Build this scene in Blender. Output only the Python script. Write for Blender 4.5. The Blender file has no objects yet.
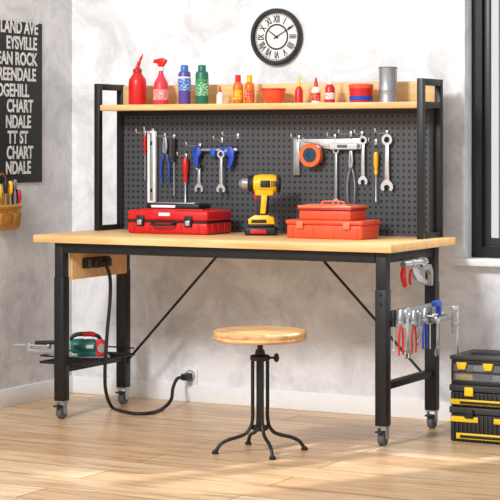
import bpy, bmesh, math, random
from mathutils import Vector, Matrix
random.seed(4)
PI=math.pi
TH=math.radians(28.1); F=1870.; D0=7.92; U0=.563; H=1.29; HY=141.
S,C=math.sin(TH),math.cos(TH)
def atY(px,py,Y):
    k=(px-250)/F; X=(k*(D0+C*Y)-U0-S*Y)/(C+S*k); d=D0-S*X+C*Y
    return Vector((X,Y,H-(py-HY)*d/F))
def atX(px,py,X):
    k=(px-250)/F; Y=(U0+C*X-k*(D0-S*X))/(k*C-S); d=D0-S*X+C*Y
    return Vector((X,Y,H-(py-HY)*d/F))
def atZ(px,py,Z):
    d=(H-Z)*F/(py-HY); u=(px-250)/F*d; du=u-U0; dd=d-D0
    return Vector((du*C-dd*S, du*S+dd*C, Z))
def dep(p): return D0-S*p.x+C*p.y
col=bpy.context.scene.collection
# ---------------------------------------------------------------- materials
def lin(v):
    v/=255.; return v/12.92 if v<=.04045 else ((v+.055)/1.055)**2.4
def L3(c): return (lin(c[0]),lin(c[1]),lin(c[2]),1)
MATS={}
def mat(name,rgb,rough=.45,metal=0.,amt=.08,scale=30.):
    if name in MATS: return MATS[name]
    m=bpy.data.materials.new(name); m.use_nodes=True; nt=m.node_tree; b=nt.nodes['Principled BSDF']
    tc=nt.nodes.new('ShaderNodeTexCoord'); n=nt.nodes.new('ShaderNodeTexNoise'); n.inputs['Scale'].default_value=scale
    nt.links.new(tc.outputs['Object'],n.inputs['Vector'])
    r=nt.nodes.new('ShaderNodeValToRGB'); c=L3(rgb)
    r.color_ramp.elements[0].position=.3; r.color_ramp.elements[1].position=.7
    r.color_ramp.elements[0].color=tuple(x*(1-amt) for x in c[:3])+(1,)
    r.color_ramp.elements[1].color=tuple(min(1,x*(1+amt)) for x in c[:3])+(1,)
    nt.links.new(n.outputs['Fac'],r.inputs['Fac']); nt.links.new(r.outputs['Color'],b.inputs['Base Color'])
    b.inputs['Roughness'].default_value=rough; b.inputs['Metallic'].default_value=metal
    MATS[name]=m; return m
def printed(name,base,ink,st=(110,110,330),cut=.6):
    m=bpy.data.materials.new(name); m.use_nodes=True; nt=m.node_tree; b=nt.nodes['Principled BSDF']
    tc=nt.nodes.new('ShaderNodeTexCoord'); mp=nt.nodes.new('ShaderNodeMapping'); mp.inputs['Scale'].default_value=st
    n=nt.nodes.new('ShaderNodeTexNoise'); n.inputs['Scale'].default_value=1; n.inputs['Detail'].default_value=0
    r=nt.nodes.new('ShaderNodeValToRGB'); r.color_ramp.interpolation='CONSTANT'
    r.color_ramp.elements[0].position=0; r.color_ramp.elements[1].position=cut
    r.color_ramp.elements[0].color=L3(base); r.color_ramp.elements[1].color=L3(ink)
    nt.links.new(tc.outputs['Object'],mp.inputs['Vector']); nt.links.new(mp.outputs[0],n.inputs['Vector'])
    nt.links.new(n.outputs['Fac'],r.inputs['Fac']); nt.links.new(r.outputs['Color'],b.inputs['Base Color']); b.inputs['Roughness'].default_value=.4; return m
def clear(name,rgb,fac):
    m=bpy.data.materials.new(name); m.use_nodes=True; nt=m.node_tree; b=nt.nodes['Principled BSDF']; out=nt.nodes['Material Output']
    b.inputs['Base Color'].default_value=L3(rgb); b.inputs['Roughness'].default_value=.1
    n=nt.nodes.new('ShaderNodeTexNoise'); n.inputs['Scale'].default_value=5
    mr=nt.nodes.new('ShaderNodeMapRange'); mr.inputs['To Min'].default_value=fac-.03; mr.inputs['To Max'].default_value=fac+.03; nt.links.new(n.outputs['Fac'],mr.inputs['Value'])
    t=nt.nodes.new('ShaderNodeBsdfTransparent'); mx=nt.nodes.new('ShaderNodeMixShader')
    nt.links.new(mr.outputs[0],mx.inputs[0]); nt.links.new(t.outputs[0],mx.inputs[1]); nt.links.new(b.outputs[0],mx.inputs[2]); nt.links.new(mx.outputs[0],out.inputs[0]); return m
def wood(name,c1,c2,stretch=(2,26,26),rough=.5):
    m=bpy.data.materials.new(name); m.use_nodes=True; nt=m.node_tree; b=nt.nodes['Principled BSDF']
    tc=nt.nodes.new('ShaderNodeTexCoord'); mp=nt.nodes.new('ShaderNodeMapping'); mp.inputs['Scale'].default_value=stretch
    n=nt.nodes.new('ShaderNodeTexNoise'); n.inputs['Scale'].default_value=1.6; n.inputs['Detail'].default_value=6; n.inputs['Distortion'].default_value=.7
    r=nt.nodes.new('ShaderNodeValToRGB'); r.color_ramp.elements[0].position=.3; r.color_ramp.elements[1].position=.7
    r.color_ramp.elements[0].color=L3(c1); r.color_ramp.elements[1].color=L3(c2)
    nt.links.new(tc.outputs['Object'],mp.inputs['Vector']); nt.links.new(mp.outputs[0],n.inputs['Vector'])
    nt.links.new(n.outputs['Fac'],r.inputs['Fac']); nt.links.new(r.outputs['Color'],b.inputs['Base Color'])
    b.inputs['Roughness'].default_value=rough; return m
def wall_mat(name,c1,c2):
    m=bpy.data.materials.new(name); m.use_nodes=True; nt=m.node_tree; b=nt.nodes['Principled BSDF']
    tc=nt.nodes.new('ShaderNodeTexCoord')
    n=nt.nodes.new('ShaderNodeTexNoise'); n.inputs['Scale'].default_value=3.2; n.inputs['Detail'].default_value=12; n.inputs['Roughness'].default_value=.72; n.inputs['Distortion'].default_value=.7
    r=nt.nodes.new('ShaderNodeValToRGB'); r.color_ramp.elements[0].position=.38; r.color_ramp.elements[1].position=.58
    r.color_ramp.elements[0].color=L3(c1); r.color_ramp.elements[1].color=L3(c2)
    n2=nt.nodes.new('ShaderNodeTexNoise'); n2.inputs['Scale'].default_value=20; n2.inputs['Detail'].default_value=9; n2.inputs['Distortion'].default_value=.8
    bp=nt.nodes.new('ShaderNodeBump'); bp.inputs['Strength'].default_value=.5; bp.inputs['Distance'].default_value=.008
    nt.links.new(tc.outputs['Object'],n.inputs['Vector']); nt.links.new(tc.outputs['Object'],n2.inputs['Vector'])
    nt.links.new(n.outputs['Fac'],r.inputs['Fac']); nt.links.new(r.outputs['Color'],b.inputs['Base Color'])
    nt.links.new(n2.outputs['Fac'],bp.inputs['Height']); nt.links.new(bp.outputs['Normal'],b.inputs['Normal'])
    b.inputs['Roughness'].default_value=.9; return m
def floor_mat():
    m=bpy.data.materials.new('oak_planks'); m.use_nodes=True; nt=m.node_tree; b=nt.nodes['Principled BSDF']
    tc=nt.nodes.new('ShaderNodeTexCoord'); br=nt.nodes.new('ShaderNodeTexBrick')
    br.inputs['Scale'].default_value=1; br.inputs['Brick Width'].default_value=1.9; br.inputs['Row Height'].default_value=.21
    br.inputs['Mortar Size'].default_value=.0032; br.inputs['Mortar Smooth'].default_value=.2; br.offset=.37
    br.inputs['Color1'].default_value=L3((236,205,166)); br.inputs['Color2'].default_value=L3((206,168,126)); br.inputs['Mortar'].default_value=L3((122,92,66))
    mp=nt.nodes.new('ShaderNodeMapping'); mp.inputs['Scale'].default_value=(.9,8,1)
    n=nt.nodes.new('ShaderNodeTexNoise'); n.inputs['Scale'].default_value=1.9; n.inputs['Detail'].default_value=10; n.inputs['Roughness'].default_value=.64; n.inputs['Distortion'].default_value=2.0
    r=nt.nodes.new('ShaderNodeValToRGB'); r.color_ramp.elements[0].position=.34; r.color_ramp.elements[1].position=.58
    r.color_ramp.elements[0].color=(.52,.44,.37,1); r.color_ramp.elements[1].color=(1,1,1,1)
    mx=nt.nodes.new('ShaderNodeMix'); mx.data_type='RGBA'; mx.blend_type='MULTIPLY'; mx.inputs[0].default_value=.8
    nt.links.new(tc.outputs['Object'],br.inputs['Vector']); nt.links.new(tc.outputs['Object'],mp.inputs['Vector']); nt.links.new(mp.outputs[0],n.inputs['Vector'])
    nt.links.new(n.outputs['Fac'],r.inputs['Fac']); nt.links.new(br.outputs['Color'],mx.inputs[6]); nt.links.new(r.outputs['Color'],mx.inputs[7])
    nt.links.new(mx.outputs[2],b.inputs['Base Color']); b.inputs['Roughness'].default_value=.34; return m
def peg_mat():
    m=bpy.data.materials.new('pegboard_dark'); m.use_nodes=True; nt=m.node_tree; b=nt.nodes['Principled BSDF']
    tc=nt.nodes.new('ShaderNodeTexCoord'); sx=nt.nodes.new('ShaderNodeSeparateXYZ'); nt.links.new(tc.outputs['Object'],sx.inputs[0])
    def mth(op,a,bv=None):
        q=nt.nodes.new('ShaderNodeMath'); q.operation=op
        for i,v in enumerate((a,bv)):
            if v is None: continue
            if isinstance(v,(int,float)): q.inputs[i].default_value=v
            else: nt.links.new(v,q.inputs[i])
        return q.outputs[0]
    def cell(o): return mth('SUBTRACT',mth('FRACT',mth('MULTIPLY',o,36.)),.5)
    a=cell(sx.outputs['X']); z=cell(sx.outputs['Z'])
    dd=mth('SQRT',mth('ADD',mth('MULTIPLY',a,a),mth('MULTIPLY',z,z))); hole=mth('LESS_THAN',dd,.24)
    mx=nt.nodes.new('ShaderNodeMix'); mx.data_type='RGBA'; nt.links.new(hole,mx.inputs[0])
    mx.inputs[6].default_value=L3((70,72,76)); mx.inputs[7].default_value=L3((6,6,8))
    nt.links.new(mx.outputs[2],b.inputs['Base Color']); b.inputs['Roughness'].default_value=.5; return m
BLK=mat('black_steel',(26,27,29),.42,.2); BLK2=mat('black_plastic',(24,24,26),.5); CHR=mat('polished_steel',(210,213,217),.27,.9,.05)
STL=mat('satin_steel',(170,173,177),.35,.75); GRY=mat('grey_rubber',(90,92,95),.6); RED=mat('red_plastic',(208,26,28),.35)
ORG=mat('orange_red_plastic',(240,84,46),.4); DRED=mat('dark_red_plastic',(172,38,28),.45); BLU=mat('blue_plastic',(28,70,180),.4)
YEL=mat('yellow_plastic',(245,200,30),.4); DYEL=mat('drill_yellow',(252,188,24),.4); WHT=mat('white_plastic',(240,240,238),.45)
GRN=mat('green_plastic',(30,110,90),.4); TEAL=mat('blue_can_paint',(46,110,185),.35); LGRN=mat('leaf_green_label',(80,160,60),.35); PUR=mat('purple_can_paint',(92,74,158),.35)
TGRN=mat('teal_tool_plastic',(24,118,104),.4); ORT=mat('orange_tape',(232,104,36),.4); CHAR=mat('charcoal_plastic',(50,52,54),.45)
AMB=mat('amber_liquid_plastic',(224,110,30),.25); TAN=mat('tan_leather',(205,150,60),.7,0,.2); PINK=mat('pink_red_plastic',(226,58,70),.4)
CORAL=mat('coral_translucent_lid',(248,124,88),.3)
PRB=printed('blue_printed_label',(50,110,190),(200,215,235)); PRG=printed('green_printed_label',(50,150,110),(215,235,190)); PRY=printed('yellow_printed_label',(244,190,50),(205,90,40))
PRR=printed('red_printed_label',(205,44,36),(240,180,130)); PRW=printed('white_printed_label',(236,232,228),(190,70,70))
WOODT=wood('tabletop_wood',(216,168,108),(240,202,144)); WOODS=wood('seat_wood',(186,132,78),(238,198,142),(3,26,26))
FACE=mat('clock_face_cream',(232,230,226),.6,0,.03); TRIMW=mat('trim_white',(246,248,250),.5,0,.02)
# ---------------------------------------------------------------- mesh builder
class MB:
    def __init__(s): s.bm=bmesh.new()
    def add(s,t,M=None):
        if M is not None: bmesh.ops.transform(t,matrix=M,verts=t.verts)
        me=bpy.data.meshes.new('tmp'); t.to_mesh(me); t.free(); s.bm.from_mesh(me); bpy.data.meshes.remove(me); return s
    def box(s,lo,hi,bev=0,rot=None,seg=2):
        t=bmesh.new(); bmesh.ops.create_cube(t,size=1)
        lo,hi=Vector(lo),Vector(hi); sz=hi-lo; ce=(lo+hi)/2
        bmesh.ops.scale(t,vec=sz,verts=t.verts)
        if bev: bmesh.ops.bevel(t,geom=list(t.edges),offset=min(bev,min(sz)*.49),segments=seg,affect='EDGES',profile=.5)
        M=Matrix.Translation(ce)
        if rot is not None: M=M@rot
        return s.add(t,M)
    def prism(s,pts,vec,bev=0):
        t=bmesh.new(); vec=Vector(vec); a=[t.verts.new(Vector(p)) for p in pts]; b=[t.verts.new(Vector(p)+vec) for p in pts]; n=len(pts)
        t.faces.new(a); t.faces.new(b[::-1])
        for i in range(n): t.faces.new((a[i],b[i],b[(i+1)%n],a[(i+1)%n]))
        bmesh.ops.recalc_face_normals(t,faces=t.faces)
        if bev: bmesh.ops.bevel(t,geom=list(t.edges),offset=bev,segments=2,affect='EDGES',profile=.5)
        return s.add(t)
    def lathe(s,prof,o=(0,0,0),axis=(0,0,1),n=28,closed=False):
        t=bmesh.new(); rings=[]
        for r,h in prof:
            if r<1e-6: rings.append([t.verts.new((0,0,h))])
            else: rings.append([t.verts.new((r*math.cos(2*PI*i/n),r*math.sin(2*PI*i/n),h)) for i in range(n)])
        prs=list(zip(rings,rings[1:]))
        if closed: prs.append((rings[-1],rings[0]))
        for a,b in prs:
            if len(a)==1 and len(b)==1: continue
            for i in range(n):
                j=(i+1)%n
                if len(a)==1: t.faces.new((a[0],b[j],b[i]))
                elif len(b)==1: t.faces.new((a[i],a[j],b[0]))
                else: t.faces.new((a[i],a[j],b[j],b[i]))
        if not closed:
            if len(rings[0])>1: t.faces.new(rings[0][::-1])
            if len(rings[-1])>1: t.faces.new(rings[-1])
        bmesh.ops.recalc_face_normals(t,faces=t.faces)
        q=Vector((0,0,1)).rotation_difference(Vector(axis).normalized())
        return s.add(t,Matrix.Translation(Vector(o))@q.to_matrix().to_4x4())
    def cyl(s,a,b,r,r2=None,n=16):
        a,b=Vector(a),Vector(b); return s.lathe([(r,0),(r if r2 is None else r2,(b-a).length)],a,b-a,n)
    def ring(s,ro,ri,w,o,axis=(0,1,0),n=32):
        return s.lathe([(ri,-w/2),(ro,-w/2),(ro,w/2),(ri,w/2)],o,axis,n,True)
    def tube(s,pts,r,n=10,sub=6,smooth=True):
        P=[Vector(p) for p in pts]
        if smooth and len(P)>2:
            Q=[P[0]*2-P[1]]+P+[P[-1]*2-P[-2]]; R=[]
            for i in range(1,len(Q)-2):
                for k in range(sub):
                    u=k/sub; a,b,c,d=Q[i-1:i+3]
                    R.append(.5*((2*b)+(c-a)*u+(2*a-5*b+4*c-d)*u*u+(3*b-a-3*c+d)*u**3))
            R.append(P[-1]); P=R
        t=bmesh.new(); up=None; rings=[]
        for i,p in enumerate(P):
            tg=(P[min(i+1,len(P)-1)]-P[max(i-1,0)]).normalized()
            if up is None: up=tg.orthogonal().normalized()
            up=(up-tg*up.dot(tg)).normalized(); sd=tg.cross(up)
            rr=r[min(len(r)-1,int(i/max(1,len(P)-1)*(len(r)-1)+.5))] if isinstance(r,(list,tuple)) else r
            rings.append([t.verts.new(p+up*math.cos(2*PI*k/n)*rr+sd*math.sin(2*PI*k/n)*rr) for k in range(n)])
        for a,b in zip(rings,rings[1:]):
            for i in range(n): t.faces.new((a[i],a[(i+1)%n],b[(i+1)%n],b[i]))
        t.faces.new(rings[0][::-1]); t.faces.new(rings[-1]); bmesh.ops.recalc_face_normals(t,faces=t.faces)
        return s.add(t)
    def build(s,name,m,parent=None,xf=None):
        sh=Vector((0,0,0)); p=parent
        while p is not None: sh+=p.location; p=p.parent
        if xf is not None: bmesh.ops.transform(s.bm,matrix=xf,verts=s.bm.verts)
        if sh.length: bmesh.ops.translate(s.bm,vec=-sh,verts=s.bm.verts)
        for f in s.bm.faces: f.smooth=True
        for e in s.bm.edges:
            if len(e.link_faces)!=2 or e.calc_face_angle(0)>.6: e.smooth=False
        me=bpy.data.meshes.new(name); s.bm.to_mesh(me); s.bm.free(); me.materials.append(m)
        o=bpy.data.objects.new(name,me); col.objects.link(o); o.parent=parent; return o
def tag(o,label,cat=None,group=None):
    o['label']=label
    if cat: o['category']=cat
    if group: o['group']=group
    return o
def thing(name,label,cat,group=None,loc=(0,0,0)):
    o=bpy.data.objects.new(name,None); o.empty_display_size=.05; col.objects.link(o); o.location=loc; return tag(o,label,cat,group)
def place(o,loc,rz=0,ry=0):
    o.location=loc; o.rotation_euler=(0,ry,rz); return o
def struct(o): o['kind']='structure'; return o
def text(body,size,m,name,parent,o,x,y,align='CENTER',bold=.0,ext=.0006,sx=1.):
    cu=bpy.data.curves.new('t','FONT'); cu.body=body; cu.size=size; cu.align_x=align; cu.align_y='CENTER'; cu.offset=bold*size; cu.extrude=ext
    t=bpy.data.objects.new('t',cu); col.objects.link(t); bpy.context.view_layer.update()
    me=bpy.data.meshes.new_from_object(t); bpy.data.objects.remove(t)
    x,y=Vector(x),Vector(y); n=x.cross(y); M=Matrix((x*sx,y,n)).transposed().to_4x4(); M.translation=Vector(o)
    me.transform(M); sh=Vector((0,0,0)); p=parent
    while p is not None: sh+=p.location; p=p.parent
    me.transform(Matrix.Translation(-sh)); me.materials.clear(); me.materials.append(m); me.name=name
    ob=bpy.data.objects.new(name,me); col.objects.link(ob); ob.parent=parent; return ob
# ---------------------------------------------------------------- room
WY=.78; WX=-2.09; OX=.062; OX1=1.15; OZ=.722; OZ1=2.3
struct(MB().box((WX-.2,-9,-.1),(6,WY+.2,0)).build('floor',floor_mat()))
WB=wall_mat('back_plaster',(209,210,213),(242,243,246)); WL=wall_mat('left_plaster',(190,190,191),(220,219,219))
struct(MB().box((WX-.2,WY,0),(OX,WY+.2,3.2)).box((OX,WY,0),(OX1,WY+.2,OZ)).box((OX,WY,OZ1),(OX1,WY+.2,3.2)).box((OX1,WY,0),(6,WY+.2,3.2)).build('wall_back',WB))
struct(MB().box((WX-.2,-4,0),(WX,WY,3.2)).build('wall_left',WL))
struct(MB().box((WX,WY-.015,0),(6,WY,.088),.004).build('baseboard_back',TRIMW))
struct(MB().box((WX,-4,0),(WX+.015,WY-.015,.088),.004).build('baseboard_left',TRIMW))
struct(MB().box((OX-.03,WY-.07,OZ),(OX1+.03,WY+.09,OZ+.03),.004).build('trim_1',TRIMW))
w=struct(MB().box((OX,.865,OZ+.03),(OX+.05,.93,OZ1)).box((OX1-.05,.865,OZ+.03),(OX1,.93,OZ1)).box((OX+.05,.865,OZ1-.05),(OX1-.05,.93,OZ1)).box((OX+.05,.865,OZ+.03),(OX1-.05,.93,OZ+.08)).box((.58,.865,OZ+.08),(.64,.93,OZ1-.05)).build('window_1',BLK))
sb=MB()
for a,b in ((OX+.052,.578),(.642,OX1-.052)):
    sb.box((a,.89,OZ+.082),(a+.028,.915,OZ1-.052),.003).box((b-.03,.89,OZ+.082),(b,.915,OZ1-.052),.003).box((a+.028,.89,OZ+.082),(b-.03,.915,OZ+.12)).box((a+.028,.89,OZ1-.09),(b-.03,.915,OZ1-.052))
sb.build('window_sash',mat('charcoal_frame',(44,46,49),.4),w)
MB().box((OX+.078,.90,OZ+.1),(OX1-.078,.903,OZ1-.08)).build('window_pane',clear('window_glass',(225,235,240),.07),w)
b=MB().box((OX+.085,.99,OZ+.02),(OX+.17,1.02,OZ1),.003)
b.build('outside_shutter',wood('brown_shutter_wood',(150,92,66),(196,132,98),(20,20,2)),w)
# ---------------------------------------------------------------- workbench
TZ=.855
wb=thing('workbench','long workbench with light wood top, black steel frame, pegboard and upper shelf','workbench',None,(-.815,.27,0))
MB().box((-1.75,-.06,TZ-.036),(.065,.69,TZ),.004).build('tabletop',WOODT,wb)
LX=(-1.63,0.); LY=(0.,.54)
for x in LX:
    for y in LY:
        lg=MB().box((x-.026,y-.026,.085),(x+.026,y+.026,.66),.003).build('leg',BLK,wb)
        MB().box((x-.0235,y-.0235,.66),(x+.0235,y+.0235,TZ-.037),.002).build('inner_leg',BLK2,lg)
        for zz in (.60,.64): MB().cyl((x,y-.026,zz),(x,y-.031,zz),.006,n=10).build('bolt',BLK2,lg)
        cs=MB().box((x-.024,y-.024,.078),(x+.024,y+.024,.084)).box((x-.021,y-.012,.03),(x-.017,y+.016,.078)).box((x+.017,y-.012,.03),(x+.021,y+.016,.078)).cyl((x-.022,y,.031),(x+.022,y,.031),.008).build('caster',STL,wb)
        MB().lathe([(.012,-.014),(.028,-.014),(.031,-.01),(.031,.01),(.028,.014),(.012,.014)],(x,y,.0315),(1,0,0),24).build('wheel',GRY,cs)
        MB().box((x-.016,y-.05,.058),(x+.016,y-.012,.066),.003).build('brake_pedal',BLK2,cs)
for n,(a,b) in {'front_rail':((-1.604,-.024),(-.026,.0)),'back_rail':((-1.604,.54),(-.026,.564))}.items():
    MB().box((a[0],a[1],TZ-.082),(b[0],b[1],TZ-.037),.002).build(n,BLK,wb)
MB().box((-.012,.024,TZ-.082),(.018,.516,TZ-.037),.002).build('side_rail',BLK,wb)
MB().box((-.018,.028,.235),(.018,.512,.265),.002).build('crossbar',BLK,wb)
MB().box((-1.648,.028,.215),(-1.612,.512,.243),.002).build('crossbar',BLK,wb)
pa,pb=atY(217,256,.545),atY(322,259,.545)
MB().tube([pa,(-1.61,.545,.215)],.0065,8,smooth=False).box((-1.615,.535,.20),(-1.6,.555,.235)).build('brace',BLK,wb)
MB().tube([pb,(-.02,.545,.215)],.0065,8,smooth=False).box((-.03,.535,.20),(-.015,.555,.235)).build('brace',BLK,wb)
HY0,HY1=.40,.635
for x0,x1 in ((-1.71,-1.68),(-.015,.015)):
    MB().box((x0,HY0,TZ),(x1,HY0+.03,1.568),.002).box((x0,HY1-.03,TZ),(x1,HY1,1.568),.002).box((x0,HY0+.03,1.538),(x1,HY1-.03,1.568),.002).box((x0,HY0+.03,1.437),(x1,HY1-.03,1.465),.002).box((x0,HY0+.03,TZ),(x1,HY1-.03,TZ+.025),.002).build('shelf_support_frame',BLK,wb)
MB().box((-1.68,.405,1.437),(-.015,.63,1.465),.003).build('upper_shelf',WOODT,wb)
MB().box((-1.68,.615,1.465),(-.015,.63,1.562),.003).build('shelf_backboard',WOODT,wb)
MB().box((-1.68,.595,TZ+.0),(-.015,.607,1.437)).build('pegboard',peg_mat(),wb)
MB().box((-1.68,.585,1.412),(-.015,.595,1.437)).box((-1.68,.585,TZ),(-1.663,.595,1.412)).box((-.032,.585,TZ),(-.015,.595,1.412)).build('pegboard_trim',BLK,wb)
MB().box((-1.607,.03,.645),(-1.59,.51,TZ-.037),.003).build('end_panel',WOODT,wb)
tb=MB(); tx0,tx1,ty0,ty1,tz=-1.77,-1.55,.03,.51,.252
for y in (ty0,ty1): tb.tube([(tx0,y,tz),(tx1,y,tz)],.006,8,smooth=False)
for x in (tx0,tx1): tb.tube([(x,ty0,tz),(x,ty1,tz)],.006,8,smooth=False)
for i in range(1,14): 
    y=ty0+(ty1-ty0)*i/14; tb.tube([(tx0,y,tz),(tx1,y,tz)],.003,6,smooth=False)
for y in (ty0,ty1): tb.tube([(tx0,y,tz+.03),(tx1,y,tz+.03)],.004,6,smooth=False)
tb.tube([(tx0,ty0,tz+.03),(tx0,ty1,tz+.03)],.004,6,smooth=False)
tb.build('side_tray',BLK,wb)
rb=MB(); rb.box((.027,.03,.50),(.032,.51,.57),.001).box((.032,.03,.50),(.12,.51,.504),.001).box((.118,.03,.504),(.121,.51,.522),.001)
for i in range(9): rb.box((.032,.03+i*.0595,.504),(.118,.034+i*.0595,.516))
rb.build('side_tool_rack',STL,wb)
MB().box((.019,.005,.50),(.027,.535,.57),.002).build('rack_bracket',BLK,wb)
HKM=mat('hook_steel',(222,224,228),.3,.6)
def hook(px,py,ln=.08):
    p=atY(px,py,.595); MB().tube([p,p+Vector((0,-ln*.8,0)),p+Vector((0,-ln,.006)),p+Vector((0,-ln-.004,.02))],.0034,8,3).box(p+Vector((-.006,-.004,-.012)),p+Vector((.006,0,.012)),.0015).build('peg_hook',HKM,wb)
for a in ((145,133),(153,131),(165,136),(174,137),(186,156),(200,146,.13),(222,140),(238,136,.15),(299,138),(311,142),(335,137),(351,134,.13),(362,134),(376,142),(387,133,.13)): hook(*a)
# ---------------------------------------------------------------- power strip and cord
ps=thing('power_strip','black power strip on the left end panel with its long cord to the wall','power strip',None,(-1.57,.2,.70))
MB().box((-1.589,.11,.692),(-1.565,.32,.742),.005).build('strip_body',BLK2,ps)
MB().box((-1.566,.125,.70),(-1.562,.305,.734),.001).build('socket_face',GRY,ps)
for y in (.15,.235): MB().box((-1.562,y,.694),(-1.528,y+.045,.738),.008).build('plug',BLK2,ps)
po=atY(190,376,WY-.01)
fp=[tuple(atX(101,262,-1.548)),tuple(atX(106,265,-1.54)),tuple(atX(110,278,-1.54)),tuple(atX(110,300,-1.54)),tuple(atX(107,335,-1.54)),tuple(atX(105,370,-1.545)),tuple(atX(106,392,-1.56))]
fp+=[tuple(atZ(a,b,.009)) for a,b in ((112,407),(122,411),(135,413.5),(150,413),(162,409))]
fp+=[tuple(atY(171,400,.50)),tuple(atY(173,388,.58)),tuple(atY(177,379,.66)),(po.x-.01,WY-.075,po.z)]
MB().tube(fp,.0085,10,6).build('cord',BLK2,ps)
MB().box((po.x-.018,WY-.075,po.z-.016),(po.x+.018,WY-.012,po.z+.016),.006).build('wall_plug',BLK2,ps)
ou=thing('wall_outlet','white wall outlet low on the back wall with black plug in it','outlet',None,(po.x,WY,po.z))
MB().box((po.x-.04,WY-.009,po.z-.04),(po.x+.04,WY,po.z+.04),.004).build('cover_plate',WHT,ou)
MB().ring(.028,.025,.003,(po.x,WY-.0105,po.z)).build('socket_ring',GRY,ou)
# ---------------------------------------------------------------- stool
st=thing('stool','round wooden stool with black industrial screw column and four curved legs','stool',None,(-.383,-.389,0))
sx,sy=-.383,-.389
MB().lathe([(0,.463),(.18,.463),(.191,.467),(.195,.474),(.192,.482),(.196,.490),(.195,.498),(.188,.505),(0,.506)],(sx,sy,0),n=56).build('seat',WOODS,st)
MB().lathe([(0,.452),(.05,.452),(.055,.463),(0,.4632)],(sx,sy,0)).build('seat_plate',BLK,st)
MB().lathe([(0,.10),(.0125,.10)]+[(.0125 if i%2 else .0113,.105+i*.004) for i in range(86)]+[(.0125,.452),(0,.452)],(sx,sy,0),n=16).build('screw_column',BLK,st)
MB().lathe([(0,.380),(.038,.380),(.042,.385),(.042,.398),(.036,.403),(.022,.405),(.018,.425),(0,.425)],(sx,sy,0)).build('collar',BLK,st)
MB().lathe([(0,.088),(.024,.088),(.034,.094),(.034,.110),(.0,.116)],(sx,sy,0)).build('collar',BLK,st)
dv=Vector((C,S,0)); o=Vector((sx,sy,.391))
MB().cyl(o+dv*.04,o+dv*.064,.005).lathe([(0,-.02),(.009,-.014),(.012,0),(.009,.014),(0,.02)],o+dv*.068,(0,0,1),12).build('adjuster_knob',BLK,st)
a0=math.radians(43)
for i in range(4):
    a=a0+i*PI/2; d=Vector((math.cos(a),math.sin(a),0)); o=Vector((sx,sy,0)); z=Vector((0,0,1))
    MB().tube([o+d*.032+z*.395,o+d*.032+z*.30,o+d*.032+z*.20,o+d*.032+z*.145,o+d*.039+z*.108,o+d*.060+z*.080,o+d*.095+z*.066,o+d*.135+z*.056,o+d*.170+z*.038,o+d*.19+z*.010],.0078,10,6).lathe([(0,0),(.014,0),(.014,.009),(.008,.016),(0,.016)],o+d*.192,n=14).build('leg',BLK,st)
# ---------------------------------------------------------------- red case, drill, red boxes on the tabletop
rc=thing('tool_case','large flat bright red case with steel latches on the left of the tabletop','tool case',None,(-1.215,.38,TZ))
MB().box((-1.435,.26,TZ),(-1.0,.50,TZ+.058),.014,seg=3).build('base_shell',RED,rc)
MB().box((-1.435,.26,TZ+.061),(-1.0,.50,TZ+.112),.014,seg=3).box((-1.38,.30,TZ+.110),(-1.05,.46,TZ+.117),.003).build('lid',RED,rc)
MB().box((-1.434,.261,TZ+.055),(-1.001,.499,TZ+.063)).build('seam',BLK2,rc)
for x in (-1.40,-1.315,-1.145,-1.05): MB().box((x,.256,TZ+.012),(x+.007,.262,TZ+.050),.001).build('rib',RED,rc)
for y in (.30,.36,.42): MB().box((-1.001,y,TZ+.012),(-.996,y+.008,TZ+.050),.001).build('rib',RED,rc)
for x in (-1.36,-1.10):
    lt=MB().box((x-.020,.250,TZ+.036),(x+.020,.262,TZ+.086),.004).build('latch',BLK2,rc)
    MB().box((x-.012,.245,TZ+.042),(x+.012,.2505,TZ+.066),.002).build('latch_plate',CHR,lt)
MB().tube([(-1.29,.262,TZ+.05),(-1.285,.238,TZ+.048),(-1.27,.226,TZ+.046),(-1.19,.226,TZ+.046),(-1.175,.238,TZ+.048),(-1.17,.262,TZ+.05)],.0065,10,4).build('handle',BLK2,rc)
MB().box((-1.26,.256,TZ+.085),(-1.20,.262,TZ+.10),.001).build('badge',WHT,rc)
bc=thing('bit_case','slim black case with silver strip lying on the red case','case',None,(-1.2,.37,TZ+.117))
MB().box((-1.36,.31,TZ+.1175),(-1.075,.43,TZ+.14),.005).build('case_body',BLK2,bc)
MB().box((-1.33,.325,TZ+.14),(-1.105,.415,TZ+.146),.002).build('silver_lid',STL,bc)
MB().box((-1.33,.306,TZ+.122),(-1.20,.311,TZ+.134),.001).build('case_label',WHT,bc)
dr=thing('cordless_drill','yellow and black cordless drill standing on its battery on the tabletop','drill')
MB().box((-.08,-.045,0),(.08,.045,.040),.010,seg=3).box((-.06,-.036,.040),(.062,.036,.052),.005).build('battery',BLK2,dr)
MB().box((-.05,-.047,.010),(.03,-.044,.028),.002).build('battery_label',RED,dr)
MB().prism([(-.062,-.038,.052),(.07,-.038,.052),(.066,-.038,.082),(.035,-.036,.094),(-.03,-.036,.094),(-.062,-.038,.076)],(0,.075,0),.004).build('foot',DYEL,dr)
MB().box((-.045,-.041,.058),(.03,-.036,.074),.002).build('foot_badge',BLK2,dr)
MB().prism([(-.024,-.024,.088),(.03,-.024,.088),(.040,-.024,.195),(-.014,-.024,.195)],(0,.048,0),.008).build('handle_grip',BLK2,dr)
MB().prism([(-.004,-.026,.10),(.024,-.026,.10),(.034,-.026,.19),(.004,-.026,.19)],(0,.052,0),.004).build('grip_side',DYEL,dr)
MB().box((-.036,-.010,.165),(-.014,.010,.2),.006).build('trigger',RED,dr)
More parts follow.
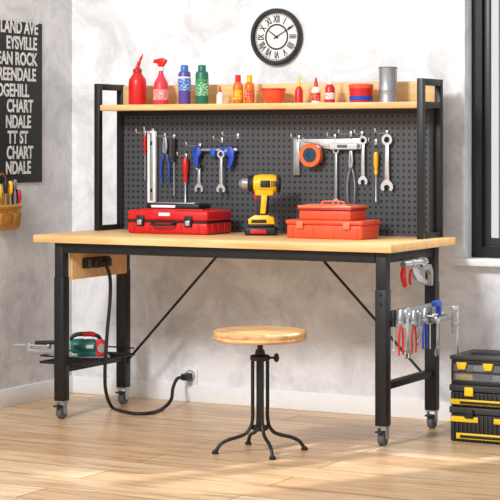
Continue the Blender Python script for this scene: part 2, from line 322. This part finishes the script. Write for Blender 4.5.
MB().lathe([(.0,.0),(.030,0),(.040,.012),(.043,.03),(.043,.09),(.038,.118),(.030,.125),(0,.126)],(.085,0,.238),(-1,0,0),28).box((-.03,-.03,.182),(.065,.03,.23),.012).build('motor_housing',DYEL,dr)
MB().box((.0,-.046,.222),(.05,-.040,.254),.004).build('side_badge',BLK2,dr)
for i in range(4): MB().box((.055+i*.008,-.0445,.225),(.059+i*.008,-.030,.252),.001).build('vent',BLK2,dr)
MB().lathe([(.0,0),(.034,0),(.040,.006),(.040,.016),(.0,.016)],(.097,0,.238),(-1,0,0),28).build('rear_cap',BLK2,dr)
MB().lathe([(0,0),(.036,0),(.038,.02),(.031,.026),(0,.026)],(-.04,0,.238),(-1,0,0),28).build('torque_ring',BLK2,dr)
MB().lathe([(0,0),(.027,0),(.027,.03),(.014,.048),(0,.048)],(-.064,0,.238),(-1,0,0),20).build('chuck',STL,dr)
place(dr,(-.785,.385,TZ),math.radians(22)); dr.scale=(.92,1,1)
rx=thing('parts_box','wide orange-red parts box on the tabletop under a smaller lidded tray','box',None,(-.385,.3,TZ))
MB().box((-.57,.22,TZ),(-.20,.41,TZ+.062),.008,seg=3).build('base_shell',ORG,rx)
MB().box((-.575,.215,TZ+.063),(-.195,.415,TZ+.083),.007,seg=3).build('lid',ORG,rx)
MB().box((-.565,.225,TZ+.055),(-.205,.405,TZ+.068)).build('seam',DRED,rx)
for x in (-.545,-.44,-.34,-.225): MB().box((x,.2165,TZ+.008),(x+.006,.222,TZ+.052),.001).build('rib',ORG,rx)
for x in (-.50,-.27): MB().box((x-.016,.207,TZ+.045),(x+.016,.218,TZ+.076),.003).build('latch',CORAL,rx)
ry=thing('parts_tray','small orange-red tray with lighter coral lid stacked on the wide parts box','tray',None,(-.39,.31,TZ+.083))
MB().box((-.515,.235,TZ+.0835),(-.262,.405,TZ+.126),.006,seg=3).build('tray_shell',ORG,ry)
MB().box((-.523,.227,TZ+.127),(-.254,.413,TZ+.136),.004).build('rim',DRED,ry)
MB().box((-.521,.229,TZ+.136),(-.256,.411,TZ+.148),.004).box((-.49,.255,TZ+.148),(-.29,.385,TZ+.152),.002).build('lid',CORAL,ry)
MB().tube([(-.44,.32,TZ+.151),(-.435,.32,TZ+.163),(-.34,.32,TZ+.163),(-.335,.32,TZ+.151)],.004,8,4).build('lid_handle',CORAL,ry)
# ---------------------------------------------------------------- things on the upper shelf
SZ=1.4655
def shelf_item(name,label,cat,px,wpx,ytop,parts,group=None,Y=.51):
    p=atY(px,100,Y); d=dep(p); r=wpx/2*d/F; yb=HY-(SZ-H)*F/d; h=(yb-ytop)*d/F
    t=thing(name,label,cat,group,(p.x,Y,SZ))
    for nm,m,pr in parts:
        MB().lathe([(a*r,bb*h) for a,bb in pr],(p.x,Y,SZ),n=28).build(nm,m,t)
    return t,p.x,r,h
def band(t,x,r,h,z0,z1,m,k=1.03): MB().ring(r*k,r*.97,h*(z1-z0),(x,.51,SZ+h*(z0+z1)/2),(0,0,1)).build('label_band',m,t)
t,x,r,h=shelf_item('bottle','tall plain red bottle with an angled pointed neck, first on the upper shelf','bottle',137.5,18,54,[('bottle_body',RED,[(0,0),(.9,0),(1,.03),(1,.42),(.95,.5),(.55,.60),(.45,.64),(0,.64)]),('neck_collar',DRED,[(0,.64),(.5,.64),(.5,.70),(.3,.72),(0,.72)])])
MB().tube([(x,.51,SZ+h*.71),(x+.006,.51,SZ+h*.80),(x+.018,.51,SZ+h*.90),(x+.032,.51,SZ+h*1.0)],[.012,.009,.006,.003],10,5).build('spout',RED,t)
t,x,r,h=shelf_item('spray_bottle','pink-red trigger spray bottle, second on the upper shelf','spray bottle',161,15.5,67,[('bottle_body',PINK,[(0,0),(.9,0),(1,.04),(1,.45),(.85,.6),(.45,.74),(.3,.84),(.3,.9),(0,.9)]),('neck_collar',WHT,[(0,.9),(.4,.9),(.4,1.0),(0,1.0)])])
MB().prism([(x-.040,.500,SZ+h+.020),(x-.036,.500,SZ+h+.036),(x+.012,.500,SZ+h+.044),(x+.034,.500,SZ+h+.032),(x+.026,.500,SZ+h+.018),(x+.010,.500,SZ+h),(x-.010,.500,SZ+h),(x-.014,.500,SZ+h+.016)],(0,.02,0),.003).build('spray_head',RED,t)
MB().box((x-.052,.503,SZ+h+.021),(x-.040,.517,SZ+h+.035),.002).build('nozzle',WHT,t)
MB().tube([(x-.020,.51,SZ+h+.014),(x-.032,.51,SZ+h-.006),(x-.034,.51,SZ+h-.030)],.004,8,3).build('trigger',WHT,t)
band(t,x,r,h,.12,.40,printed('pink_printed_label',(238,120,120),(250,225,215)),1.02)
can=lambda a,b:[('can_body',a,[(0,0),(.9,0),(1,.03),(1,.76),(.88,.82),(.7,.84),(0,.84)]),('cap',b,[(0,.84),(.62,.84),(.62,.97),(.5,1),(0,1)])]
t,x,r,h=shelf_item('spray_can','blue and purple spray can, left of the pair','spray can',184.5,12.5,65,can(PUR,TEAL),'spray cans on the upper shelf')
band(t,x,r,h,.34,.66,PRB); band(t,x,r,h,.66,.70,WHT)
t,x,r,h=shelf_item('spray_can','green and teal spray can, right of the pair','spray can',202,13,65,can(GRN,GRN),'spray cans on the upper shelf')
band(t,x,r,h,.22,.56,PRG); band(t,x,r,h,.58,.63,LGRN)
shelf_item('glue_bottle','tiny white bottle with a red cap right of the spray cans','bottle',220,7,86,[('bottle_body',WHT,[(0,0),(1,0),(1,.5),(.4,.66),(0,.66)]),('cap',RED,[(0,.66),(.45,.66),(.2,1),(0,1)])])
ob=lambda lab,cp:[('bottle_body',lab,[(0,0),(.95,0),(1,.04),(1,.6),(.85,.7),(.5,.76),(0,.76)]),('cap',cp,[(0,.76),(.55,.76),(.55,1),(0,1)])]
t,x,r,h=shelf_item('oil_bottle','amber bottle with red cap and yellow label, left of the amber pair','bottle',238,10.5,75,ob(AMB,RED),'amber bottles on the upper shelf')
band(t,x,r,h,.14,.48,PRY)
t,x,r,h=shelf_item('oil_bottle','amber bottle with yellow cap and red label, right of the amber pair','bottle',249.5,10,75,ob(AMB,DYEL),'amber bottles on the upper shelf')
band(t,x,r,h,.14,.48,PRR)
p=atY(273.5,100,.51); r=12*dep(p)/F; x=p.x
tr=thing('bowl','shallow red bowl in the middle of the upper shelf','bowl',None,(x,.51,SZ))
MB().lathe([(0,0),(.6*r,0),(.85*r,.02),(r,.06),(r*1.03,.066),(r*.95,.066),(r*.8,.025),(0,.008)],(x,.51,SZ),n=36).build('bowl_shell',ORG,tr)
MB().ring(r*1.05,r*.97,.008,(x,.51,SZ+.066),(0,0,1)).build('rim',RED,tr)
shelf_item('glue_bottle','small red bottle with a pointed yellow nozzle right of the bowl','bottle',299,8,75,[('bottle_body',RED,[(0,0),(1,0),(1,.45),(.5,.6),(0,.6)]),('nozzle',YEL,[(0,.6),(.5,.6),(.2,.95),(0,1)])])
shelf_item('glue_bottle','small white bottle with a pointed red nozzle','bottle',316,9,77,[('bottle_body',WHT,[(0,0),(1,0),(1,.5),(.5,.62),(0,.62)]),('nozzle',RED,[(0,.62),(.55,.62),(.2,.95),(0,1)]),('label_band',PRR,[(0,.08),(1.04,.08),(1.04,.40),(0,.40)])])
shelf_item('glue_bottle','taller red bottle with a thin pale nozzle left of the red tub','bottle',330,10,73,[('bottle_body',RED,[(0,0),(1,0),(1,.5),(.6,.62),(0,.62)]),('nozzle',WHT,[(0,.62),(.5,.62),(.3,.7),(.12,1),(0,1)]),('label_band',PRW,[(0,.12),(1.03,.12),(1.03,.34),(0,.34)])])
shelf_item('tub','short red tub with a blue lower band and red lid','tub',361,25,84,[('tub_body',RED,[(0,0),(.88,0),(.95,.75),(0,.75)]),('label_band',BLU,[(0,.12),(.93,.12),(.95,.35),(0,.35)]),('lid',ORG,[(0,.75),(1,.75),(1,.95),(.9,1),(0,1)])])
shelf_item('tin_can','grey metal tin at the right end of the upper shelf','can',388,19,67,[('can_body',STL,[(0,0),(1,0),(1,.03),(.96,.05),(.96,.32),(.98,.34),(.96,.36),(.96,.92),(1,.95),(1,.97),(0,.97)]),('lid',GRY,[(0,.97),(1,.97),(.96,1),(.85,.99),(0,.985)])])
# ---------------------------------------------------------------- hanging tools (local: x right, z up, front = -y)
def g_wrench(L,w,label,group=None,m=CHR):
    b=MB(); t=.006; b.ring(w*.5,w*.27,t,(0,0,-w*.5),(0,1,0),24)
    b.prism([(-w*.17,-t*.4,-w*.9),(w*.17,-t*.4,-w*.9),(w*.22,-t*.4,-L+w*.9),(-w*.22,-t*.4,-L+w*.9)],(0,t*.8,0),.0012)
    j=[(-.24,.95),(-.55,.6),(-.6,.25),(-.45,0),(-.24,.05),(-.27,.42),(0,.56),(.27,.42),(.24,.05),(.45,0),(.6,.25),(.55,.6),(.24,.95)]
    b.prism([(a*w,-t/2,-L+c*w) for a,c in j],(0,t,0)); return tag(b.build('wrench',m),label,'wrench',group)
def g_driver(L,hl,r,hm,label,group=None):
    t=thing('screwdriver',label,'screwdriver',group)
    MB().lathe([(0,0),(r*.7,0),(r,-hl*.1),(r,-hl*.55),(r*.65,-hl*.75),(r*.85,-hl*.92),(r*.7,-hl),(0,-hl)],n=18).build('handle',hm,t)
    MB().lathe([(0,-hl),(r*.28,-hl),(r*.28,-L*.96),(r*.4,-L*.975),(r*.1,-L),(0,-L)],n=10).build('shaft',CHR,t); return t
def g_pliers(L,w,hm,label,group=None,name='pliers',th=1.):
    t=thing(name,label,'pliers',group)
    b=MB(); j=L*.3
    for s in (-1,1): b.prism([(s*.001,-.005,0),(s*w*.16,-.005,-.002),(s*w*.3,-.005,-j*.7),(s*w*.18,-.005,-j*1.15),(s*.001,-.005,-j*1.15)],(0,.01,0),.001)
    b.ring(w*.24,w*.05,.013,(0,0,-j),(0,1,0),20); b.build('jaws',STL,t)
    for s in (-1,1): MB().tube([(s*w*.1,0,-j*1.1),(s*w*.32,0,-j*1.6),(s*w*.46,0,-L*.7),(s*w*.38,0,-L)],[w*.07*th,w*.12*th,w*.13*th,w*.11*th],8,5).build('handle',hm,t)
    return t
def m_per(px,Y=.575): return dep(atY(px,150,Y))/F
def hang(o,px,py,Y=.575): p=atY(px,py,Y); return place(o,p)
G1='tools hanging on the pegboard'
q=m_per(170)
t=thing('spirit_level','long white and silver spirit level hanging upright on the pegboard','level',None); lw=.024; ll=72*q
MB().box((-lw,-.01,-ll),(lw*.9,.01,0),.002).build('level_body',WHT,t)
MB().box((-lw*.35,-.0115,-ll+.01),(lw*.35,.0115,-.01),.001).build('web',STL,t)
for z in (-.06,-ll*.5,-ll+.06): MB().box((-lw*.3,-.013,z-.010),(lw*.3,.013,z+.010),.003).build('vial',BLK2 if z!=-ll*.5 else mat('vial_green',(120,160,70),.2),t)
hang(t,152.5,131)
hang(g_driver(46*q,20*q,.008,RED,'slim screwdriver with red handle, left of the white level',G1),145,135)
hang(g_pliers(46*q,.05,BLU,'pliers with blue handles right of the white level',G1,th=.85),165,137)
hang(g_driver(58*q,24*q,.009,BLK2,'screwdriver with black handle between blue pliers and red screwdriver',G1),174,138)
hang(g_driver(47*q,24*q,.016,RED,'short fat red-handled screwdriver left of the blue clamp',G1),185.5,158)
t=thing('bar_clamp','dark blue bar clamp hung sideways between wrenches on the pegboard','clamp',None)
k=q/C
MB().box((-21*k,-.004,-.010),(22*k,.004,.002),.001).build('bar',STL,t)
MB().prism([(-22*k,-.010,.010),(-15*k,-.010,.010),(-13*k,-.010,-.016),(-16*k,-.010,-.045),(-16*k,-.010,-.085),(-19.5*k,-.010,-.092),(-21.5*k,-.010,-.045)],(0,.02,0),.003).build('fixed_jaw',BLU,t)
MB().box((-16.5*k,-.012,-.095),(-14*k,.012,-.075),.002).build('jaw_pad',BLK2,t)
MB().prism([(6*k,-.011,.010),(17*k,-.011,.012),(20*k,-.011,-.01),(19*k,-.011,-.055),(16*k,-.011,-.095),(12.5*k,-.011,-.092),(14.5*k,-.011,-.04),(10*k,-.011,-.024),(6*k,-.011,-.026)],(0,.022,0),.004).build('sliding_jaw',BLU,t)
MB().box((-4*k,-.010,-.036),(1*k,.010,.006),.004).build('slider',mat('mid_blue_plastic',(40,86,190),.4),t)
MB().tube([(8*k,0,-.022),(7*k,0,-.052),(9*k,0,-.085)],.004,8,4).build('trigger_lever',BLK2,t)
MB().cyl((12*k,-.014,-.008),(12*k,-.010,-.008),.008).build('pivot',STL,t)
hang(t,215,149,.565)
q=m_per(210)
hang(g_wrench(30*q,.040,'short combination wrench left of the blue clamp middle','wrenches on the pegboard'),199,162,.585)
hang(g_wrench(42*q,.040,'medium combination wrench hanging by the blue clamp right jaw','wrenches on the pegboard'),221,150,.548)
q=m_per(330); k=q/C
t=thing('try_square','wide silver L-shaped square at the top left of the right tool group','square',None)
MB().box((0,-.003,-.046),(66*k,.003,0),.001).build('blade',CHR,t)
MB().box((0,-.009,-.17),(.032,.009,0),.002).build('stock',STL,t)
for i in range(22): MB().box((.05+i*.0125,-.0036,-.046),(.0512+i*.0125,-.003,-.046+(.018 if i%4==0 else .010))).build('scale_mark',BLK2,t)
hang(t,294,139,.585)
t=thing('tape_roll','roll of orange tape with a dark blue core on the pegboard','tape',None)
MB().ring(.055,.034,.03,(0,0,0)).build('tape',ORT,t); MB().lathe([(0,-.012),(.010,-.012),(.012,-.017),(.034,-.017),(.034,.014),(0,.014)],(0,0,0),(0,1,0)).build('core',mat('dark_blue_core',(16,54,82),.5),t)
hang(t,311,155,.555)
t=thing('utility_knife','pale grey folding knife hung right of the tape roll','knife',None)
MB().box((-.02,-.008,-.030),(.12,.008,0),.005).build('knife_handle',mat('pale_grey_plastic',(205,207,210),.4),t); MB().prism([(-.02,-.002,-.027),(-.055,-.002,-.024),(-.02,-.002,-.006)],(0,.004,0)).build('blade',STL,t)
MB().box((.02,-.010,-.022),(.07,-.007,-.008),.002).build('slide_button',GRY,t)
hang(t,334,143,.56)
hang(g_wrench(58*q,.032,'long thin wrench hanging first in the right group','wrenches on the pegboard',STL),336,147)
hang(g_pliers(52*q,.042,STL,'bare steel pliers between two wrenches in the right group',G1,th=.8),351,150)
hang(g_wrench(48*q,.040,'combination wrench left of the yellow-handled screwdriver','wrenches on the pegboard'),363,136)
hang(g_driver(50*q,22*q,.011,DYEL,'screwdriver with yellow handle between two right wrenches',G1),376,152)
hang(g_wrench(56*q,.052,'largest combination wrench at the right end of the pegboard','wrenches on the pegboard'),387,134)
# ---------------------------------------------------------------- clock
ck=thing('wall_clock','round black-rimmed wall clock with Roman numerals high on the back wall','clock',None); R=.137
MB().lathe([(0,0),(R*.98,0),(R,.006),(R,.026),(R*.96,.032),(R*.88,.032),(R*.85,.02),(R*.85,.012),(0,.012)],(0,0,0),(0,-1,0),64).build('rim',BLK2,ck)
MB().lathe([(0,.012),(R*.85,.012),(R*.85,.0135),(0,.0135)],(0,0,0),(0,-1,0),64).build('dial',FACE,ck)
MB().ring(R*.46,R*.40,.001,(0,-.0142,0),n=48).build('inner_ring',BLK2,ck)
b=MB().ring(R*.83,R*.815,.001,(0,-.0142,0),n=64)
for i in range(60):
    a=i*PI/30; b.prism([(math.sin(a+s*(.006 if i%5 else .02))*q_,-.0137,math.cos(a+s*(.006 if i%5 else .02))*q_) for s,q_ in ((-1,R*.765),(-1,R*.82),(1,R*.82),(1,R*.765))],(0,-.001,0))
b.build('minute_marks',BLK2,ck)
for i,rn in enumerate(('XII','I','II','III','IIII','V','VI','VII','VIII','IX','X','XI')):
    a=i*PI/6; u=Vector((math.sin(a),0,math.cos(a))); r_=Vector((math.cos(a),0,-math.sin(a)))
    text(rn,.046,BLK2,'numeral',ck,Vector((0,-.0145,0))+u*R*.615,r_,u,bold=.03,sx=.62)
def hand(a,l,w,y,nm):
    M=Matrix.Rotation(a,4,'Y'); MB().prism([(-w,y,-l*.18),(w,y,-l*.18),(w*.5,y,l),(-w*.5,y,l)],(0,-.001,0)).build(nm,BLK2,ck,M)
hand(math.radians(-55),R*.42,.004,-.016,'hour_hand'); hand(math.radians(60),R*.66,.003,-.0175,'minute_hand')
MB().cyl((0,-.0135,0),(0,-.02,0),.006).build('hand_pin',BLK2,ck)
place(ck,atY(278,37,WY-.001))
# ---------------------------------------------------------------- poster on left wall
pc=atX(41,24,WX); pb_=atX(41,182,WX)
po_=thing('wall_sign','black hanging sign with white place names on the left wall','sign',None,(WX,.25,pb_.z))
MB().box((WX,-.16,pb_.z),(WX+.008,pc.y,pc.z),.002).build('sign_board',mat('sign_black',(26,26,28),.7),po_)
rows=[('LAND AVE',38,29.5),('EYSVILLE',37,45),('EAN ROCK',37,60.5),('REENDALE',36,76),('DGEHILL',29,91.5),('CHART',33,107),('NDALE',31,122.5),('TT ST',28,138),('CHART',33,153),('NDALE',31,168)]
SW=mat('worn_white_paint',(214,214,210),.75,0,.45,150)
for s_,xe,yc in rows:
    p=atX(xe,yc,WX+.0085); text(s_,.086,SW,'lettering',po_,p,(0,1,0),(0,0,1),'RIGHT',.03,sx=.78)
# ---------------------------------------------------------------- pouch on left wall
p0=atX(15,229,WX); p1=atX(15,204,WX)
y0,y1=.06,p0.y; zb,zt=p0.z,p1.z
pu=thing('tool_pouch','tan leather tool pouch hung on the left wall below the sign','pouch',None,(WX,.17,zb))
DTAN=mat('tan_leather_dark',(178,120,44),.7,0,.2)
b=MB()
b.prism([(WX,y0+.04,zb),(WX+.02,y0+.03,zb),(WX+.045,y0+.012,zb+.05),(WX+.054,y0,zt),(WX,y0,zt)],(0,y1-y0-.02,0),.008).build('pouch_body',TAN,pu)
for a,bb in ((y0+.02,y0+.11),(y0+.12,y1-.035)): MB().prism([(WX+.044,a,zb+.02),(WX+.056,a,zb+.02),(WX+.066,a,zt-.04),(WX+.05,a,zt-.04)],(0,bb-a,0),.003).build('front_pocket',DTAN,pu)
MB().box((WX+.052,y0,zt-.02),(WX+.058,y1-.02,zt-.008),.001).build('hem',DTAN,pu)
MB().box((WX,y0+.01,zt-.01),(WX+.008,y1-.02,zt+.06),.003).build('back_flap',TAN,pu)
MB().tube([(WX+.004,y0+.03,zt+.05),(WX+.006,y0+.08,zt+.14),(WX+.006,y1-.1,zt+.14),(WX+.004,y1-.05,zt+.05)],.004,8,4).build('strap',DTAN,pu)
for yy,m,lab,hh in ((.10,YEL,'yellow-handled screwdriver standing at the left in the tan pouch',.10),(.15,BLK2,'black-handled screwdriver standing in the tan pouch',.12),(.19,DYEL,'amber-yellow-handled screwdriver in the middle of the tan pouch',.115),(.262,RED,'red-handled screwdriver standing in the tan pouch',.07)):
    t=thing('screwdriver',lab,'screwdriver','screwdrivers in the tan pouch',(WX+.035,yy,zt))
    MB().lathe([(0,hh),(.007,hh),(.012,hh-.01),(.012,hh-.05),(.007,hh-.065),(0,hh-.065)],(WX+.035,yy,zt),n=14).build('handle',m,t)
    MB().cyl((WX+.035,yy,zt+.002),(WX+.035,yy,zt+hh-.06),.004).build('shaft',STL,t)
t=g_pliers(.12,.045,BLK2,'pliers with black handles standing in the tan pouch'); place(t,(WX+.035,.228,zt+.122),PI/2)
# ---------------------------------------------------------------- tools on the left tray
gd=thing('power_tool','teal, red and black power tool lying on the left side tray','power tool',None)
MB().prism([(-.10,-.055,0),(.11,-.055,0),(.11,-.035,.0),(.10,.05,0),(-.10,.05,0)],(0,0,.007)).build('base_plate',STL,gd)
MB().lathe([(0,-.095),(.028,-.093),(.036,-.08),(.038,-.03),(.034,-.02),(.036,-.01),(.036,.03),(.030,.036),(0,.036)],(.0,0,.052),(1,0,0),24).box((-.06,-.026,.007),(.04,.026,.04),.006).build('motor_housing',TGRN,gd)
for i in range(5): MB().box((-.078+i*.009,-.0405,.040),(-.074+i*.009,-.030,.064),.001).build('vent',BLK2,gd)
MB().prism([(.034,-.03,.007),(.095,-.03,.007),(.10,-.03,.045),(.085,-.03,.078),(.055,-.03,.09),(.036,-.03,.084)],(0,.06,0),.008).build('blade_guard',RED,gd)
MB().cyl((.066,-.036,.045),(.066,-.029,.045),.022).build('blade_hub',STL,gd)
MB().tube([(-.085,0,.070),(-.088,0,.095),(-.06,0,.110),(.0,0,.112),(.045,0,.102),(.062,0,.084)],[.009,.010,.011,.011,.010,.009],10,5).build('handle_grip',BLK2,gd)
MB().tube([(-.03,0,.111),(.01,0,.112),(.03,0,.107)],.0125,10,4).build('handle_cover',RED,gd)
MB().box((-.015,-.040,.044),(.024,-.033,.062),.002).build('side_badge',WHT,gd)
place(gd,(-1.662,.28,.257),math.radians(32)); gd.scale=(.92,.92,.98)
cl=thing('hand_clamp','silver clamp with a sliding bar lying over the left tray edge','clamp',None)
MB().prism([(-.10,-.006,0),(.08,-.006,0),(.08,-.006,.05),(.055,-.006,.05),(.055,-.006,.02),(-.075,-.006,.02),(-.075,-.006,.05),(-.10,-.006,.05)],(0,.012,0),.002).build('clamp_frame',STL,cl)
MB().cyl((-.16,0,.04),(.02,0,.04),.006).cyl((.015,0,.04),(.025,0,.04),.013).build('screw',CHR,cl)
MB().cyl((-.155,-.035,.04),(-.155,.035,.04),.004).build('turn_bar',CHR,cl)
MB().cyl((-.05,0,.052),(.06,0,.058),.010).build('clamp_grip',BLK2,cl)
place(cl,(-1.77,.07,.285),math.radians(10))
# ---------------------------------------------------------------- right end tools
def side(o,px,py,X): return place(o,atX(px,py,X),PI/2)
t=thing('hand_clamp','steel hand clamp with red grip hung just below the right tabletop end','clamp',None)
MB().cyl((-.04,0,0),(.17,0,0),.014).cyl((.16,0,0),(.20,0,0),.022,.017).ring(.019,.013,.02,(.05,0,0),(1,0,0)).build('barrel',CHR,t)
MB().prism([(.16,-.010,-.012),(.25,-.010,-.015),(.275,-.010,-.05),(.27,-.010,-.11),(.25,-.010,-.11),(.25,-.010,-.06),(.22,-.010,-.038),(.16,-.010,-.035)],(0,.02,0),.003).build('fixed_jaw',STL,t)
MB().prism([(.04,-.010,-.012),(.10,-.010,-.012),(.12,-.010,-.045),(.21,-.010,-.085),(.20,-.010,-.105),(.09,-.010,-.075),(.05,-.010,-.04)],(0,.02,0),.003).build('moving_jaw',CHR,t)
MB().tube([(-.03,0,-.01),(-.04,0,-.05),(-.02,0,-.095)],[.011,.013,.010],10,5).build('grip',RED,t)
MB().tube([(.04,0,-.03),(.03,0,-.07),(.04,0,-.09)],.006,10,5).build('trigger_lever',RED,t)
side(t,407,264,.05)
q=8.1/F; GR='tools on the right end rack'
side(g_driver(40*q,16*q,.011,BLK2,'black-handled screwdriver nearest the front leg on the right rack',GR),394,310,.085)
side(g_pliers(44*q,.050,RED,'slim pliers with bright red handles on the right end rack',GR,th=.75),401,309,.14)
side(g_wrench(50*q,.05,'longest steel wrench hanging on the right end rack',GR),407.5,307,.145)
side(g_pliers(42*q,.050,DRED,'slim pliers with dark red handles on the right end rack',GR,th=.75),414,310,.14)
side(g_wrench(36*q,.04,'short steel wrench between dark red and blue pliers on the rack',GR,STL),419.5,308,.145)
side(g_pliers(40*q,.050,BLU,'slim pliers with blue handles on the right end rack',GR,th=.75),425,308,.14)
side(g_driver(42*q,16*q,.010,GRY,'grey-handled screwdriver beside the blue pliers on the rack',GR),430,307,.145)
t=thing('hand_clamp','small blue-bodied clamp at the rear of the right end rack','clamp',None)
MB().prism([(-.035,-.010,.035),(.03,-.010,.038),(.05,-.010,.015),(.04,-.010,-.035),(.02,-.010,-.035),(.022,-.010,.008),(-.03,-.010,.012)],(0,.02,0),.004).build('clamp_body',BLU,t)
MB().cyl((-.07,0,-.025),(.08,0,-.025),.005).cyl((-.07,-.02,-.025),(-.07,.02,-.025),.0035).cyl((-.032,0,-.025),(-.022,0,-.025),.011).build('screw',CHR,t)
side(t,436,309,.16)
side(g_wrench(42*q,.045,'steel wrench at the rear of the right end rack under the blue clamp',GR),437.5,314,.13)
t=thing('hand_clamp','silver F-shaped clamp hanging outermost from the right end rack','clamp',None)
MB().box((-.006,-.003,-.19),(.012,.003,.03),.001).box((-.05,-.006,.01),(.012,.006,.03),.002).build('rail',CHR,t)
MB().box((-.05,-.007,-.06),(.02,.007,-.04),.002).cyl((-.045,0,-.09),(-.045,0,0),.005).build('sliding_jaw',STL,t)
side(t,457,312,.19)
# ---------------------------------------------------------------- stacked storage boxes at the right
CLR=clear('clear_grey_plastic',(150,155,160),.3)
def storage(name,label,x0,x1,y0,y1,z0,z1,kind):
    t=thing(name,label,'toolbox','black and yellow toolboxes in a stack',((x0+x1)/2,(y0+y1)/2,z0)); zt=z1-.03
    if kind!=2:
        MB().box((x0,y0,z0),(x1,y1,zt),.008,seg=3).build('body',BLK2,t)
        MB().box((x0-.004,y0-.006,zt+.001),(x1+.004,y1,z1),.006,seg=3).build('lid',CHAR,t)
        b=MB()
        for i in range(23):
            a=x0+.012+i*(x1-x0-.03)/22; b.box((a,y0-.005,z0+.004),(a+.006,y0+.002,zt-.004),.001)
        b.build('front_ribs',CHAR,t)
    if kind==0:
        MB().box((x0+.03,y0-.012,z0+.014),(x1-.03,y0-.002,z0+.040),.004).build('lower_panel',YEL,t)
        MB().box((x0+.05,y0-.016,z0+.020),(x1-.05,y0-.011,z0+.032),.002).build('handle_slot',BLK2,t)
        MB().box((x0+.006,y0-.01,zt-.034),(x0+.13,y0-.002,zt-.010),.004).build('upper_panel',YEL,t); MB().box((x0+.2,y0-.01,zt-.034),(x1-.02,y0-.002,zt-.010),.004).build('upper_panel',YEL,t)
    if kind==1:
        MB().box((x0+.006,y0-.012,z0+.010),(x1-.006,y0-.002,z0+.034),.005).build('drawer',YEL,t)
        MB().box((x0+.05,y0-.018,z0+.015),(x1-.05,y0-.011,z0+.026),.003).build('drawer_pull',BLK2,t)
    if kind==2:
        MB().box((x0,y0+.03,z0),(x1,y1,z1-.02),.006).box((x0,y0-.002,z0),(x1,y0+.03,z0+.018),.003).box((x0,y0-.002,z1-.036),(x1,y0+.03,z1-.02),.003).box((x0,y0-.002,z0+.018),(x0+.010,y0+.03,z1-.036)).box((x1-.010,y0-.002,z0+.018),(x1,y0+.03,z1-.036)).box((x0+.010,y0-.002,z0+.052),(x1-.010,y0+.03,z0+.058)).build('body',BLK2,t)
        n=5; w=(x1-x0-.03)/n
        for j,(za,zb_) in enumerate(((z0+.020,z0+.050),(z0+.060,z1-.036))):
            for i in range(n):
                a=x0+.015+i*w; MB().box((a+.003,y0+.004,za),(a+w-.003,y0+.028,zb_-.006),.002).build('compartment',((YEL,BLK2,STL,YEL,ORG),(CHAR,STL,BLK2,GRY,YEL))[j][i],t)
        MB().box((x0+.010,y0-.001,z0+.018),(x1-.010,y0+.002,z1-.036)).build('clear_front',CLR,t)
        for a in (x0+.05,x0+.17,x1-.14):
            MB().prism([(a-.024,y0-.012,z1-.028),(a+.024,y0-.012,z1-.028),(a+.016,y0-.012,z1-.058),(a-.016,y0-.012,z1-.058)],(0,.011,0),.002).build('latch',YEL,t)
        MB().box((x0-.006,y0-.008,z1-.019),(x1+.006,y1,z1),.006,seg=3).build('lid',CHAR,t)
        MB().box((x0+.06,y0+.07,z1),(x1-.06,y1-.05,z1+.006),.003).build('lid_ridge',BLK2,t)
    for a in (x0+.09,x1-.09):
        if kind!=2: MB().box((a-.02,y0-.018,zt-.016),(a+.02,y0-.006,zt+.022),.004).build('latch',YEL if kind==1 else BLK2,t)
storage('toolbox','bottom black toolbox with yellow panels on the floor by the right wall',.205,.655,.25,.53,0,.15,0)
storage('toolbox','middle black toolbox with one narrow yellow drawer across its front',.205,.655,.25,.53,.1505,.245,1)
storage('organizer_box','top organizer box with clear front and yellow latches on the toolbox stack',.21,.65,.25,.52,.2455,.37,2)
# ---------------------------------------------------------------- light, camera
sc=bpy.context.scene
wd=bpy.data.worlds.new('world'); sc.world=wd; wd.use_nodes=True
wd.node_tree.nodes['Background'].inputs[0].default_value=(.93,.965,1,1); wd.node_tree.nodes['Background'].inputs[1].default_value=.82
def area(name,loc,tgt,size,e,colr=(1,1,1)):
    l=bpy.data.lights.new(name,'AREA'); l.size=size; l.energy=e; l.color=colr
    o=bpy.data.objects.new(name,l); col.objects.link(o); o.location=loc; o.rotation_euler=(Vector(tgt)-Vector(loc)).to_track_quat('-Z','Y').to_euler()
area('key_light',(-1.0,-4.4,3.6),(-.5,.6,1.),.8,215,(1,.995,.985))
l=bpy.data.lights.new('sun','SUN'); l.energy=4.5; l.angle=math.radians(2.); l.color=(1,.96,.89)
o=bpy.data.objects.new('sun',l); col.objects.link(o); o.location=(1,4,4); o.rotation_euler=Vector((-.5,-1,-1.0)).to_track_quat('-Z','Y').to_euler()
cd=bpy.data.cameras.new('camera'); cd.sensor_width=36; cd.lens=F/500*36; cd.shift_y=-(250-HY)/500; cd.clip_end=100
cam=bpy.data.objects.new('camera',cd); col.objects.link(cam); cam.location=(-(D0*-S+U0*C),-(D0*C+U0*S),H); cam.rotation_euler=(PI/2,0,TH)
sc.camera=cam
sc.view_settings.view_transform='Standard'
